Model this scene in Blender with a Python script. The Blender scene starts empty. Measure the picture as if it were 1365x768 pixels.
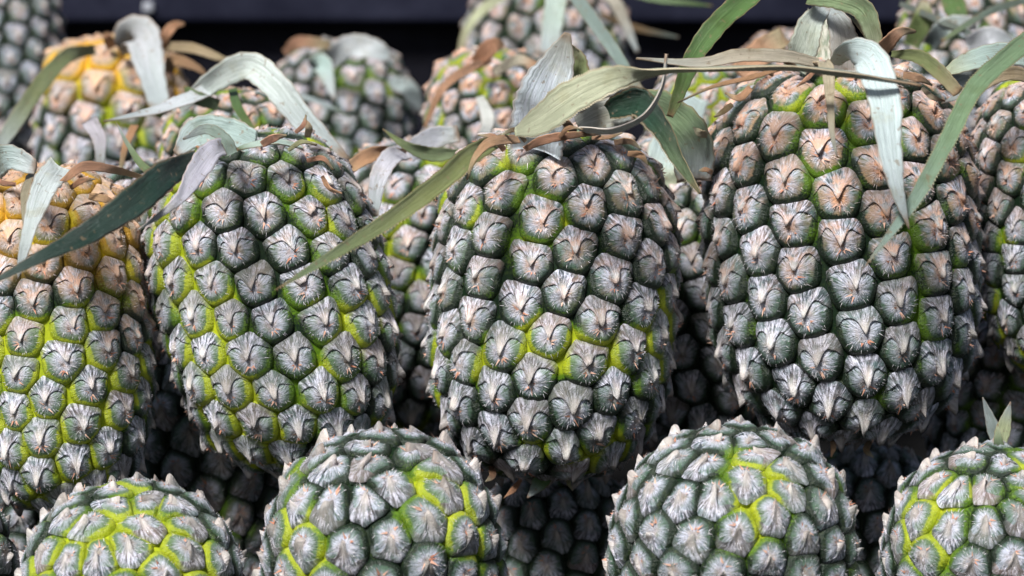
import bpy, math, random
import numpy as np
from mathutils import Vector, Matrix
from math import radians as rad, pi

sc = bpy.context.scene
# ------------------------------------------------------------------ camera
FOC, PW, PH = 100.0, 1365.0, 768.0
PITCH = rad(-9)
CAM = Vector((0, -1.4, 1.0))
cd = bpy.data.cameras.new('camera'); cam = bpy.data.objects.new('camera', cd)
sc.collection.objects.link(cam); sc.camera = cam
cam.location = CAM; cam.rotation_euler = (pi/2 + PITCH, 0, 0)
cd.lens = FOC; cd.sensor_width = 36; cd.clip_start = 0.05; cd.clip_end = 200
cd.dof.use_dof = True; cd.dof.focus_distance = 1.335; cd.dof.aperture_fstop = 8.0
FW = Vector((0, math.cos(PITCH), math.sin(PITCH)))
UP = Vector((0, -math.sin(PITCH), math.cos(PITCH)))
RT = Vector((1, 0, 0))
def K(d): return d*36/(FOC*PW)             # metres per photo pixel at depth d
def P(x, y, d): return CAM + FW*d + RT*((x-PW/2)*K(d)) + UP*((PH/2-y)*K(d))
# ------------------------------------------------------------------ world, sun, exposure
w = bpy.data.worlds.new('World'); sc.world = w; w.use_nodes = True
nt = w.node_tree; bg = nt.nodes['Background']
sky = nt.nodes.new('ShaderNodeTexSky'); sky.sky_type = 'NISHITA'; sky.sun_disc = False
SUN_EL, SUN_AZ = rad(50), rad(206)         # azimuth clockwise from +Y: over the camera's shoulder
sky.sun_elevation = SUN_EL; sky.sun_rotation = SUN_AZ
sky.air_density = 1.0; sky.dust_density = 3.0
nt.links.new(sky.outputs[0], bg.inputs[0]); bg.inputs[1].default_value = 0.05
sl = bpy.data.lights.new('sun', 'SUN'); sl.energy = 4.0; sl.angle = rad(14); sl.color = (1, .985, .965)
so = bpy.data.objects.new('sun', sl); sc.collection.objects.link(so)
sd = Vector((math.sin(SUN_AZ)*math.cos(SUN_EL), math.cos(SUN_AZ)*math.cos(SUN_EL), math.sin(SUN_EL)))
so.rotation_euler = sd.to_track_quat('Z', 'Y').to_euler(); so.location = (0, -3, 4)
sc.view_settings.view_transform = 'Standard'; sc.view_settings.look = 'None'
sc.view_settings.gamma = 1; sc.view_settings.exposure = 0.52
sc.render.engine = 'CYCLES'

# ------------------------------------------------------------------ node helper
class NB:
    def __init__(s, name):
        s.m = bpy.data.materials.new(name); s.m.use_nodes = True
        s.t = s.m.node_tree; s.b = s.t.nodes['Principled BSDF']
    def n(s, typ, **kw):
        nd = s.t.nodes.new(typ)
        for k, v in kw.items(): setattr(nd, k, v)
        return nd
    def put(s, sock, v):
        if isinstance(v, bpy.types.NodeSocket): s.t.links.new(v, sock)
        elif isinstance(v, (tuple, list)) and len(v) == 3 and sock.type == 'RGBA': sock.default_value = (*v, 1)
        else: sock.default_value = v
    def attr(s, name):
        a = s.n('ShaderNodeAttribute', attribute_name=name); return a.outputs['Vector']
    def sep(s, v):
        x = s.n('ShaderNodeSeparateXYZ'); s.put(x.inputs[0], v); return x.outputs
    def comb(s, a, b, c):
        x = s.n('ShaderNodeCombineXYZ')
        for i, q in enumerate((a, b, c)): s.put(x.inputs[i], q)
        return x.outputs[0]
    def math(s, op, a, b=0.0, c=0.0, clamp=False):
        x = s.n('ShaderNodeMath', operation=op, use_clamp=clamp)
        for i, q in enumerate((a, b, c)): s.put(x.inputs[i], q)
        return x.outputs[0]
    def ss(s, v, lo, hi, a=0.0, b=1.0):
        x = s.n('ShaderNodeMapRange', interpolation_type='SMOOTHSTEP')
        for i, q in enumerate((v, lo, hi, a, b)): s.put(x.inputs[i], q)
        return x.outputs[0]
    def noise(s, vec, scale, detail=2.0, rough=0.55):
        x = s.n('ShaderNodeTexNoise'); s.put(x.inputs['Vector'], vec)
        x.inputs['Scale'].default_value = scale; x.inputs['Detail'].default_value = detail
        x.inputs['Roughness'].default_value = rough
        return x.outputs['Fac']
    def mix(s, f, a, b):
        x = s.n('ShaderNodeMix', data_type='RGBA')
        s.put(x.inputs[0], f); s.put(x.inputs[6], a); s.put(x.inputs[7], b); return x.outputs[2]
    def vm(s, op, a, b):
        x = s.n('ShaderNodeVectorMath', operation=op); s.put(x.inputs[0], a); s.put(x.inputs[1], b); return x.outputs[0]
    def bump(s, h, dist, strength=1.0):
        x = s.n('ShaderNodeBump'); s.put(x.inputs['Height'], h)
        x.inputs['Distance'].default_value = dist; x.inputs['Strength'].default_value = strength
        s.put(s.b.inputs['Normal'], x.outputs[0])
    def done(s, col, rough, spec=0.4):
        s.put(s.b.inputs['Base Color'], col); s.put(s.b.inputs['Roughness'], rough)
        s.put(s.b.inputs['Specular IOR Level'], spec); return s.m

DKGREEN = (.003, .009, .005); LIME = (.34, .42, .012); OCHRE = (.72, .38, .02)
def groove_col(q, lime, ochre, pos):
    n1 = q.noise(pos, 900, 3)
    l2 = q.ss(q.math('ADD', lime, q.math('MULTIPLY', q.math('SUBTRACT', n1, .5), .5)), .12, .85)
    base = q.mix(n1, DKGREEN, (.008, .024, .008))
    mid = q.mix(q.ss(l2, 0, .35), base, (.085, .17, .008))
    col = q.mix(q.ss(l2, .4, 1), mid, q.mix(q.noise(pos, 130, 3, .7), (.15, .25, .006), (.50, .52, .02)))
    col = q.mix(q.ss(q.noise(pos, 420, 3, .7), .5, .7, 0, .35), col, (.06, .09, .02))
    return q.mix(q.math('MULTIPLY', ochre, .9), col, OCHRE)

def mat_rind(kind):
    q = NB('pineapple_' + kind)
    cell = q.attr('cell'); u, v, r = q.sep(cell)
    pol = q.attr('polar'); tint = q.attr('tint'); lime, warm, ochre = q.sep(tint)
    pos = q.n('ShaderNodeTexCoord').outputs['Object']
    rho = q.math('SQRT', q.math('ADD', q.math('MULTIPLY', u, u), q.math('MULTIPLY', v, v)))
    # hair streaks fan out from the tip: polar = (cos, sin, radius)
    st = q.noise(pol, 1.0, 4, .75)
    wob = q.noise(pos, 260, 3)
    gcol = groove_col(q, lime, ochre, pos)
    cov = q.n('ShaderNodeAttribute', attribute_name='cover', attribute_type='OBJECT').outputs['Fac']
    cov = q.math('MULTIPLY', cov, .1)
    up_ = q.ss(v, -.75, -.25)
    if kind == 'eye':
        sil = q.mix(q.ss(q.math('ADD', st, q.math('MULTIPLY', cov, .9)), .38, .60), (.020, .060, .036), (.64, .68, .82))
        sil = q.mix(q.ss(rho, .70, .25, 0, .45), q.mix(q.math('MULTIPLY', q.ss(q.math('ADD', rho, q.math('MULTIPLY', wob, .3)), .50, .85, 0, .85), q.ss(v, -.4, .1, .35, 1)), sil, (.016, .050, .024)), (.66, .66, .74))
        sil = q.mix(q.ss(q.math('FRACT', q.math('MULTIPLY', r, 7.3)), .55, 1.0, 0, .55), sil, (.045, .095, .055))
        sil = q.mix(q.ss(wob, .46, .72, 0, .5), sil, (.10, .20, .11))
        cen = q.math('MULTIPLY', q.ss(rho, .5, .05), q.math('ADD', q.math('MULTIPLY', warm, 1.3), .30), clamp=True)
        sil = q.mix(q.math('MULTIPLY', cen, q.ss(wob, .35, .6)), sil, (.72, .38, .22))
        sil = q.mix(q.math('MULTIPLY', q.math('MULTIPLY', warm, .75), q.ss(q.noise(pos, 120, 2), .40, .62)), sil, (.56, .31, .18))
        sil = q.mix(q.math('MULTIPLY', ochre, .6), sil, (.66, .40, .20))
        sil = q.mix(q.ss(q.noise(pos, 560, 3, .7), .57, .70, 0, .7), sil, (.03, .04, .03))
        sil = q.mix(q.math('MULTIPLY', lime, q.ss(rho, .25, .80, 0, .45)), sil, (.17, .28, .05))
        edge = q.ss(q.math('SUBTRACT', q.math('ADD', rho, q.math('MULTIPLY', q.math('MULTIPLY', q.ss(v, -.3, .2), q.math('SUBTRACT', st, .5)), .30)), cov), q.math('SUBTRACT', .78, q.ss(v, -.5, .1, 0, .10)), q.math('SUBTRACT', .88, q.ss(v, -.5, .1, 0, .10)))
        col = q.mix(edge, sil, gcol)
        rg = q.math('SUBTRACT', .50, q.math('MULTIPLY', edge, .20))
    else:
        sil = q.mix(q.ss(q.math('SUBTRACT', q.math('SUBTRACT', st, q.math('MULTIPLY', q.math('ABSOLUTE', u), .10)), q.math('MULTIPLY', cov, 1.6)), .38, .61), (.035, .05, .06), (.82, .83, .97))
        sil = q.mix(q.ss(wob, .44, .68, 0, .7), sil, (.12, .19, .19))
        sil = q.mix(q.ss(q.noise(pos, 640, 3, .7), .58, .70, 0, .8), sil, (.07, .055, .05))
        sil = q.mix(q.ss(q.math('FRACT', q.math('MULTIPLY', r, 5.7)), .5, 1.0, 0, .45), sil, (.16, .21, .16))
        sil = q.mix(q.ss(q.math('FRACT', q.math('MULTIPLY', r, 11.1)), .75, 1.0, 0, .4), sil, (.38, .27, .22))
        mid = q.math('MULTIPLY', q.ss(q.math('ABSOLUTE', u), .26, .02), q.ss(v, -.7, -.1))
        sil = q.mix(q.math('MULTIPLY', mid, .75), sil, (.86, .80, .74))
        wm = q.math('MULTIPLY', q.math('ADD', q.math('MULTIPLY', warm, 1.8), .12), q.ss(q.noise(pos, 170, 3), .36, .62), clamp=True)
        sil = q.mix(q.math('MULTIPLY', wm, q.ss(rho, 1.0, .35, .25, .85)), sil, (.80, .47, .32))
        sil = q.mix(q.math('MULTIPLY', ochre, .55), sil, (.74, .48, .27))
        edge = q.ss(q.math('ADD', rho, q.math('MULTIPLY', q.math('SUBTRACT', st, .5), .30)), .76, .99)
        tipd = q.math('MULTIPLY', q.ss(v, .02, .4, 0, .7), q.ss(r, .2, .8, .3, 1))
        sil = q.mix(tipd, sil, (.36, .22, .15))
        sil = q.mix(q.ss(q.math('ADD', r, q.math('MULTIPLY', wob, .3)), .75, 1.1, 0, .5), sil, (.15, .13, .11))
        col = q.mix(q.math('MULTIPLY', edge, q.math('MULTIPLY_ADD', up_, .85, .15)), sil, gcol); rg = .75
    q.bump(q.math('ADD', st, q.math('MULTIPLY', q.noise(pos, 1500, 2), .6)), .0009, .9)
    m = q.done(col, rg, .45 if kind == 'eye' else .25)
    q.b.inputs['Sheen Weight'].default_value = .12 if kind == 'bract' else .04
    return m
def mat_groove():
    q = NB('pineapple_groove'); tint = q.attr('tint'); l, wv, o = q.sep(tint)
    pos = q.n('ShaderNodeTexCoord').outputs['Object']
    return q.done(groove_col(q, l, o, pos), .6, .15)
def mat_hair():
    q = NB('pineapple_hair'); u, v, r = q.sep(q.attr('cell'))
    l, wv, o = q.sep(q.attr('tint'))
    c = q.mix(r, (.42, .41, .46), (.82, .79, .80))
    c = q.mix(q.math('MULTIPLY', wv, .5), c, (.74, .52, .40))
    return q.done(c, .7, .3)
def mat_dry():
    q = NB('dried_flower'); u, v, r = q.sep(q.attr('cell'))
    return q.done(q.mix(r, (.50, .20, .12), (.74, .50, .38)), .7, .3)
M_EYE, M_BR, M_GR, M_HAIR, M_DRY = mat_rind('eye'), mat_rind('bract'), mat_groove(), mat_hair(), mat_dry()

def mat_leaf():
    q = NB('leaf'); s, t, r = q.sep(q.attr('lf'))     # s along 0..1, t across -1..1
    base = q.attr('lcol'); tip = q.attr('ltip')
    pos = q.n('ShaderNodeTexCoord').outputs['Object']
    fib = q.noise(q.comb(q.math('MULTIPLY', s, 2.2), q.math('MULTIPLY', t, 9.0), q.math('MULTIPLY', r, 30)), 1.6, 4, .7)
    blot = q.noise(pos, 55, 4, .65); fine = q.noise(pos, 420, 3)
    c = q.mix(q.ss(s, .5, 1.0), base, tip)
    c = q.mix(q.ss(fib, .35, .7, 0, .5), c, q.vm('MULTIPLY', c, (.52, .60, .50)))
    rib = q.noise(q.comb(q.math('MULTIPLY', s, 1.5), q.math('MULTIPLY', t, 60.0), q.math('MULTIPLY', r, 30)), 1.0, 2, .6)
    c = q.mix(q.ss(rib, .42, .62, 0, .42), c, q.vm('MULTIPLY', c, (.55, .62, .55)))
    c = q.mix(q.ss(q.noise(pos, 300, 2), .62, .72, 0, .6), c, (.28, .20, .12))
    c = q.mix(q.ss(blot, .52, .72, 0, .55), c, q.vm('MULTIPLY', c, (.72, .66, .50)))
    c = q.mix(q.ss(fine, .55, .75, 0, .4), c, q.vm('ADD', c, (.10, .10, .10)))
    c = q.mix(q.ss(q.math('ABSOLUTE', t), .86, 1.0, 0, .5), c, (.40, .25, .14))
    c = q.mix(q.ss(q.math('ADD', s, q.math('MULTIPLY', q.math('SUBTRACT', blot, .5), .3)), .90, 1.02, 0, .8), c, (.33, .20, .11))
    q.bump(q.math('ADD', q.math('ADD', fib, rib), q.math('MULTIPLY', fine, .4)), .0008, .9)
    m = q.done(c, .48, .4); return m
M_LEAF = mat_leaf()
def mat_stem():
    q = NB('stem'); pos = q.n('ShaderNodeTexCoord').outputs['Object']
    x, y, z = q.sep(pos)
    f = q.noise(q.comb(q.math('MULTIPLY', x, 8), q.math('MULTIPLY', y, 8), z), 60, 4, .7)
    b = q.noise(pos, 70, 3)
    c = q.mix(q.ss(f, .35, .65), (.20, .24, .17), (.60, .58, .50))
    c = q.mix(q.ss(b, .5, .7, 0, .6), c, (.45, .31, .22))
    q.bump(f, .001, .8); return q.done(c, .7, .3)
M_STEM = mat_stem()
def mat_dark(name, a, b, rough):
    q = NB(name); pos = q.n('ShaderNodeTexCoord').outputs['Object']
    n1 = q.noise(pos, 14, 5, .65); n2 = q.noise(pos, 160, 3)
    c = q.mix(q.ss(n1, .35, .7), a, b); q.bump(n2, .0008, .5)
    return q.done(c, rough, .08)
M_PANEL = mat_dark('black_plastic', (.006, .006, .009), (.014, .014, .022), .55)
M_RIM = mat_dark('grey_plastic_rim', (.010, .011, .022), (.022, .024, .042), .6)
M_RIVET = mat_dark('rivet_metal', (.30, .32, .36), (.45, .46, .5), .4)
M_GROUND = mat_dark('ground_dark', (.003, .003, .003), (.008, .008, .008), .8)

# ------------------------------------------------------------------ mesh helpers
def link(o, parent=None):
    sc.collection.objects.link(o)
    if parent: o.parent = parent
    return o
def mesh_np(name, V, F, mats, midx=None, attrs=None, smooth=True):
    me = bpy.data.meshes.new(name)
    lens = np.array([len(f) for f in F], dtype=np.int32)
    loops = np.fromiter((i for f in F for i in f), dtype=np.int32)
    me.vertices.add(len(V)); me.vertices.foreach_set('co', np.asarray(V, np.float32).ravel())
    me.loops.add(len(loops)); me.loops.foreach_set('vertex_index', loops)
    st = np.zeros(len(lens), np.int32); st[1:] = np.cumsum(lens)[:-1]
    me.polygons.add(len(lens)); me.polygons.foreach_set('loop_start', st); me.polygons.foreach_set('loop_total', lens)
    for m in mats: me.materials.append(m)
    if midx is not None: me.polygons.foreach_set('material_index', np.asarray(midx, np.int32))
    me.polygons.foreach_set('use_smooth', np.full(len(lens), smooth))
    for k, a in (attrs or {}).items():
        at = me.attributes.new(k, 'FLOAT_VECTOR', 'POINT'); at.data.foreach_set('vector', np.asarray(a, np.float32).ravel())
    me.update(calc_edges=True); me.validate()
    return bpy.data.objects.new(name, me)
def grid_faces(nr, nc, wrap=False, off=0):
    F = []
    for i in range(nr-1):
        for j in range(nc if wrap else nc-1):
            a = off+i*nc+j; b = off+i*nc+(j+1) % nc
            F.append((a, b, b+nc, a+nc))
    return F
def sm(x, a, b):
    t = np.clip((x-a)/(b-a), 0, 1); return t*t*(3-2*t)
def noise3(X, seed, scale):
    """cheap smooth value noise on points X (n,3), 0..1"""
    rs = np.random.RandomState(seed); T = rs.rand(32, 32, 32)
    Y = X/scale + rs.rand(3)*31; I = np.floor(Y).astype(int); f = Y-I; f = f*f*(3-2*f); out = 0
    for a in (0, 1):
        for b in (0, 1):
            for c in (0, 1):
                wgt = (f[:, 0] if a else 1-f[:, 0])*(f[:, 1] if b else 1-f[:, 1])*(f[:, 2] if c else 1-f[:, 2])
                out = out + wgt*T[(I[:, 0]+a) % 32, (I[:, 1]+b) % 32, (I[:, 2]+c) % 32]
    return out

# templates in the unit disc of one eye; +v is the way its bract points
NR, NS = 13, 36
def eye_template():
    pts = [(0, 0)]
    for i in range(1, NR):
        q = (i/(NR-1))**.8
        for j in range(NS):
            a = 2*pi*j/NS; pts.append((q*math.sin(a), q*math.cos(a)))
    F = [(0, 1+j, 1+(j+1) % NS) for j in range(NS)]
    for i in range(NR-2):
        for j in range(NS):
            a = 1+i*NS+j; b = 1+i*NS+(j+1) % NS
            F.append((a, a+NS, b+NS, b))
    return np.array(pts), F
EYE_UV, EYE_F = eye_template()
NU, NV = 21, 11
def margin(a, vt):
    a = np.abs(a); vn = -.48; an = .40
    m1 = vt + (vn-vt)*np.sin(np.clip(a/an, 0, 1)*pi/2)**.75
    m2 = vn + .34*np.clip((a-an)/(1-an), 0, 1)**1.6
    return np.where(a < an, m1, m2)
def bract_grid():
    U = np.sign(np.linspace(-1, 1, NU))*np.abs(np.linspace(-1, 1, NU))**1.25*.985
    return U
BR_F = grid_faces(NV, NU)

LOW = [.4]
def eye_height(u, v, bulge, lob):
    rho = np.clip(np.sqrt(u*u+v*v), 0, 1)
    pw = 2.5+2.7*np.clip(-v*1.5, 0, 1); h = np.power(1-rho**pw, .60)
    h = h*(LOW[0]+(1-LOW[0])*sm(v, -.95, .30))*bulge
    h += lob*.11*np.exp(-((np.abs(u)-.36)**2/.05+(v+.12)**2/.07))
    h -= lob*.07*np.exp(-(u**2/.006+(v-.32)**2/.10))
    h -= lob*.05*np.exp(-(u**2+(v-.12)**2)/.02)
    return h

GOLD = pi*(3-math.sqrt(5))
def build_rind(parent, base, C, M, L, R, N, seed, bulge=.35, p=3.1, p2=2.65, taper=0.0, lime=.5, limes=(), warm_top=.6, ochre_top=0.0,
               hairs=90, dry=3, tip=1.0, dens=.72, cover=0.0, low=.36, over=.05, gap=.97, lime_scale=.024, flip_end=False, latr=1.0, capr=.66, down_=True):
    """C centre, M 3x3 rotation (local +z = the way the bracts point), everything as ONE mesh"""
    rs = np.random.RandomState(seed); LOW[0] = low
    a = L/2
    al = np.linspace(0, pi, 3001); pz = np.where(al < pi/2, p, p2)
    z = -a*np.sign(np.cos(al))*np.abs(np.cos(al))**(2/pz); r = R*np.abs(np.sin(al))**(2/pz)*(1+taper*z/a)
    dz, dr = np.diff(z), np.diff(r); ds = np.hypot(dz, dr)+1e-12
    zm, rm = (z[1:]+z[:-1])/2, (r[1:]+r[:-1])/2
    area = np.cumsum(rm**dens*ds); area /= area[-1]
    tz, tr = dz/ds, dr/ds
    tot = (2*pi*rm*ds).sum()
    dens_c = rm**(dens-1)
    ar = ds.cumsum()
    kk = 12
    tzs = np.convolve(tz, np.ones(kk)/kk, 'same'); trs = np.convolve(tr, np.ones(kk)/kk, 'same')
    i = np.arange(N); fr = (i+.5)/N
    # divergence angle whose lattice is closest to a honeycomb with near vertical files on the widest part
    zq = int(np.argmin(np.abs(rm-latr*R)+(zm < 0)*R)) if latr < 1 else int(np.argmin(np.abs(zm))); h_ = ds[zq]/(area[zq]-area[zq-1])/N; c_ = 2*pi*R*latr; best = None
    ms = np.arange(1, 30)
    for dv in np.linspace(.02, .5, 2400):
        xx = ((ms*dv+.5) % 1-.5)*c_; yy = ms*h_*1.2; dd_ = np.hypot(xx, yy); o_ = np.argsort(dd_)[:3]
        q_ = dd_[o_[0]]/dd_[o_[2]]
        tilt = np.min(np.abs(np.arctan2(np.abs(xx[o_]), yy[o_])))
        sc2 = q_-.35*abs(tilt-rad(9+2.5*(seed % 4))) 
        if best is None or sc2 > best[0]: best = (sc2, dv)
    DIV = best[1]*2*pi*(1 if seed % 2 else -1)
    zi = np.interp(fr, area, zm); ri = np.interp(fr, area, rm); tzi = np.interp(fr, area, tzs); tri = np.interp(fr, area, trs)
    nn = np.hypot(tzi, tri); tzi /= nn; tri /= nn
    ai = np.interp(fr, area, ar)
    ang = np.unwrap(np.arctan2(trs, tzs)); dk = -np.gradient(ang)/np.gradient(ar)
    k2 = np.clip(np.interp(fr, area, np.convolve(dk, np.ones(200)/200, 'same')), 0, 1.6/R)
    th = i*DIV + rs.rand()*6.28 + rs.randn(N)*(.032 if down_ else .015)
    ct, st = np.cos(th), np.sin(th)
    Pn = np.stack([ri*ct, ri*st, zi], 1)
    E1 = np.stack([-st, ct, 0*st], 1)
    E2 = np.stack([tri*ct, tri*st, tzi], 1)
    Nn = np.cross(E1, E2)
    k1 = np.clip(tzi/np.maximum(ri, 1e-4), 0, 1.6/R)
    # neighbours in each tangent plane
    D = Pn[None]-Pn[:, None]; dist = np.linalg.norm(D, axis=2)
    X = np.einsum('ijk,ik->ij', D, E1); Y = np.einsum('ijk,ik->ij', D, E2)
    sc_ = dist/np.maximum(np.hypot(X, Y), 1e-6); X *= sc_; Y *= sc_
    s0 = math.sqrt(tot/N)
    NA = 72
    ph = np.linspace(0, 2*pi, NA, endpoint=False); ex, ey = np.sin(ph), np.cos(ph)
    dphi = np.zeros((N, NA))
    for q in range(N):
        ok = (dist[q] < 2.6*s0) & (dist[q] > 1e-6)
        dot = X[q][ok][:, None]*ex + Y[q][ok][:, None]*ey
        dd = np.where(dot > 1e-6, (dist[q][ok]**2)[:, None]/(2*np.maximum(dot, 1e-6)), 1e3)
        dd = np.minimum(dd, 10)
        i8 = ((dd**-8.0).sum(0) + (capr*s0)**-8.0)**(-1/8)
        i20 = ((dd**-22.0).sum(0) + (0.80*s0)**-22.0)**(-1/22)
        wq = sm(-ey, .05, .55); dphi[q] = i8*1.02*(1-wq)+i20*wq
    dphi *= 1.0+over*np.clip(ey, 0, 1)
    dphi *= gap+(1.09-gap)*sm(-ey, .15, .75)
    dphi *= 1+.035*rs.randn(N, 1)*(dphi < .68*s0)
    rc = dphi.mean(1)
    def place(U, V, H):                       # U,V,H : (N,m) -> (N,m,3) local
        rr = np.hypot(U, V); pa = (np.arctan2(U, V) % (2*pi))/(2*pi)*NA
        j0 = np.floor(pa).astype(int) % NA; f = pa-np.floor(pa)
        rows = np.arange(N)[:, None]
        d = dphi[rows, j0]*(1-f)+dphi[rows, (j0+1) % NA]*f
        ux = np.where(rr > 1e-6, U/np.maximum(rr, 1e-6), 0)*rr*d; vy = np.where(rr > 1e-6, V/np.maximum(rr, 1e-6), 0)*rr*d
        drop = .5*(k1[:, None]*ux**2+k2[:, None]*vy**2)
        hh = H*rc[:, None]-drop
        # normals spread a little with height
        ux2 = ux*(1+k1[:, None]*H*rc[:, None]); vy2 = vy*(1+k2[:, None]*H*rc[:, None])
        return Pn[:, None]+E1[:, None]*ux2[..., None]+E2[:, None]*vy2[..., None]+Nn[:, None]*hh[..., None]
    rnd = rs.rand(N)
    bl = bulge*(1+.18*rs.randn(N)*.6)
    lob = np.clip(.8+.4*rs.randn(N), .2, 1.6)
    endf = zi/a                                # -1 stem end, +1 bract-pointing end
    vt = -.06+.24*rs.rand(N)
    Vs, Fs, Ms, CE, PO = [], [], [], [], []
    off = 0
    def add(Pt, F, mi, U, V, rcol=None, pol=None):
        nonlocal off
        m = Pt.shape[1]
        Vs.append(Pt.reshape(-1, 3))
        Fa = np.array(F, dtype=object) if False else F
        for q in range(N):
            o = off+q*m; Fs.extend([tuple(o+k for k in f) for f in F])
        Ms.extend([mi]*(len(F)*N)); off += m*N
        rc_ = np.repeat(rnd[:, None], m, 1) if rcol is None else rcol
        CE.append(np.stack([U, V, rc_], 2).reshape(-1, 3))
        du, dv = U, V-vt[:, None]; rr = np.hypot(du, dv)+1e-5
        PO.append(np.stack([du/rr*8.5+rnd[:, None]*50, dv/rr*8.5+rnd[:, None]*31, rr*2.0], 2).reshape(-1, 3))
    # eyes
    m = len(EYE_UV); U = np.repeat(EYE_UV[None, :, 0], N, 0); V = np.repeat(EYE_UV[None, :, 1], N, 0)
    jit = rs.randn(N, 2)*.09
    H = eye_height(U+jit[:, :1]*(1-np.hypot(U, V)), V, bl[:, None], lob[:, None])
    H = H + .012*rs.randn(*H.shape)*(np.hypot(U, V) < .95)
    H = np.where(np.hypot(U, V) > .99, -.06, H)
    add(place(U, V, H), EYE_F, 0, U, V)
    # bracts
    Ug = bract_grid(); sg = np.linspace(0, 1, NV)
    U = np.repeat(np.tile(Ug, NV)[None], N, 0)
    S = np.repeat(np.repeat(sg, NU)[None], N, 0)
    top = -np.sqrt(np.clip(1-U*U, 0, 1))*.99
    asym = rs.randn(N, 1)*.10
    mg = margin(U+asym*(1-U*U), vt[:, None])+.03*rs.randn(N, 1) + .025*np.sin(U*9+rnd[:, None]*20)
    mg = np.minimum(mg, np.sqrt(np.clip(.96-U*U, 0, 1)))
    S2 = np.minimum(S*(NV-1)/(NV-2), 1.0)       # last row folds down under the margin
    V = top + (mg-top)*S2
    He = eye_height(U, V, bl[:, None], lob[:, None])
    tipw = np.exp(-(U/.16)**2)*S2**5
    lift = .02+.075*S2**2*np.exp(-(np.abs(U)-.35)**2/.12)
    tl = (tip*(.16+.16*rs.rand(N)+.34*sm(endf, .30, .9)*(.4+.6*rs.rand(N))))[:, None]
    H = He+lift+tl*tipw*.8+.05*np.exp(-(U/.10)**2)*S2**2+.010*rs.randn(*U.shape)
    edge = np.clip(1-np.hypot(U, V), 0, 1)
    H = np.where((np.hypot(U, V) > .95) & (V > -.35), H*.75-.03, H)
    H = H+.05*sm(-V, .4, .9)
    V = V + tl*tipw*.55
    last = S > .999
    H = np.where(last, He-.03, H); V = np.where(last, V-.04, V)
    add(place(U, V, H), BR_F, 1, U, V)
    # woolly hairs: thin blades fanning out from the tip
    def blades(K_, mi, fn):
        if K_ <= 0: return
        Ub, Vb, Ud, Vd, Hb, Hd, wd = fn(K_)
        px, py = -Vd, Ud; ln = np.hypot(px, py)+1e-6; px, py = px/ln*wd, py/ln*wd
        HB = eye_height(np.clip(Ub, -1, 1), np.clip(Vb, -1, 1), bl[:, None], lob[:, None])+Hb
        H2 = eye_height(np.clip(Ub+Ud, -1, 1), np.clip(Vb+Vd, -1, 1), bl[:, None], lob[:, None])+Hd
        Uq = np.stack([Ub-px, Ub+px, Ub+Ud], 2).reshape(N, -1); Vq = np.stack([Vb-py, Vb+py, Vb+Vd], 2).reshape(N, -1)
        Hq = np.stack([HB, HB, H2], 2).reshape(N, -1)
        F = [(3*k, 3*k+1, 3*k+2) for k in range(K_)]
        rcl = np.repeat(rs.rand(N, K_), 3, 1)
        add(place(Uq, Vq, Hq), F, mi, Uq, Vq, rcl)
    def fn_hair(K_):
        aa = rs.rand(N, K_)*2*pi; rr = .12+.60*rs.rand(N, K_)**.7
        ub, vb = rr*np.sin(aa), rr*np.cos(aa)
        onbr = vb < margin(ub, vt[:, None])
        l = (.09+.15*rs.rand(N, K_))*np.where(onbr, 1, rs.rand(N, K_) < .4)+.01
        ja = aa+rs.randn(N, K_)*.35
        return ub, vb, l*np.sin(ja), l*np.cos(ja), np.where(onbr, .07, .0), np.where(onbr, .12, .07)+.05*rs.rand(N, K_), .008+.007*rs.rand(N, K_)
    def fn_dry(K_):
        aa = rs.randn(N, K_)*1.5; rr = .08+.10*rs.rand(N, K_)
        l = np.where(rs.rand(N, K_) < .75, .14+.22*rs.rand(N, K_), .02)
        return rr*np.sin(aa), .22+rr*np.cos(aa), l*np.sin(aa), l*np.cos(aa), .03+0*aa, .08+.14*rs.rand(N, K_), .030+.026*rs.rand(N, K_)
    blades(hairs, 2, fn_hair); blades(dry+1, 3, fn_dry)
    # groove body
    NB_, NT = 60, 96
    fb = np.linspace(0, pi, NB_); pz = np.where(fb < pi/2, p, p2)
    zb = -a*np.sign(np.cos(fb))*np.abs(np.cos(fb))**(2/pz); rb = R*np.abs(np.sin(fb))**(2/pz)*(1+taper*zb/a)
    tb = np.linspace(0, 2*pi, NT, endpoint=False)
    B = np.stack([(rb[:, None]*np.cos(tb)), (rb[:, None]*np.sin(tb)), np.repeat(zb[:, None], NT, 1)], 2).reshape(-1, 3)
    B *= 1-.012*s0/s0
    Vs.append(B); F = grid_faces(NB_, NT, True, off); Fs.extend(F); Ms.extend([4]*len(F)); off += len(B)
    CE.append(np.tile([0, 0, .5], (len(B), 1))); PO.append(np.zeros((len(B), 3)))
    V = np.concatenate(Vs)
    CE = np.concatenate(CE); PO = np.concatenate(PO)
    # slight overall irregularity of the fruit
    wob = noise3(V, seed+5, R*.9)-.5
    rad_ = np.hypot(V[:, 0], V[:, 1])[:, None]
    V[:, :2] *= 1+(.07 if down_ else .11)*wob[:, None]
    Mw = np.array(M)
    W = V@Mw.T + np.array(C)
    # tints
    n = noise3(V, seed+1, lime_scale)*.65+noise3(V, seed+2, lime_scale*.45)*.35
    lm = sm(n, .58-.30*lime, .82-.20*lime)*min(1, lime*1.8+.15)
    for (x, y, rr, s) in limes:
        pt = np.array(P(x, y, (Vector(C)-CAM).dot(FW)-R*.9)); dd = np.linalg.norm(W-pt, axis=1)/(rr*K(1.3))
        lm = lm*(1 if s > 0 else 1-np.exp(-dd**2)) + max(s, 0)*np.exp(-dd**2)*(.45+.9*n)
    zz = V[:, 2]/a                              # -1 = stem end
    n2 = noise3(V, seed+3, .03)
    if flip_end: zz = -zz
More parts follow.
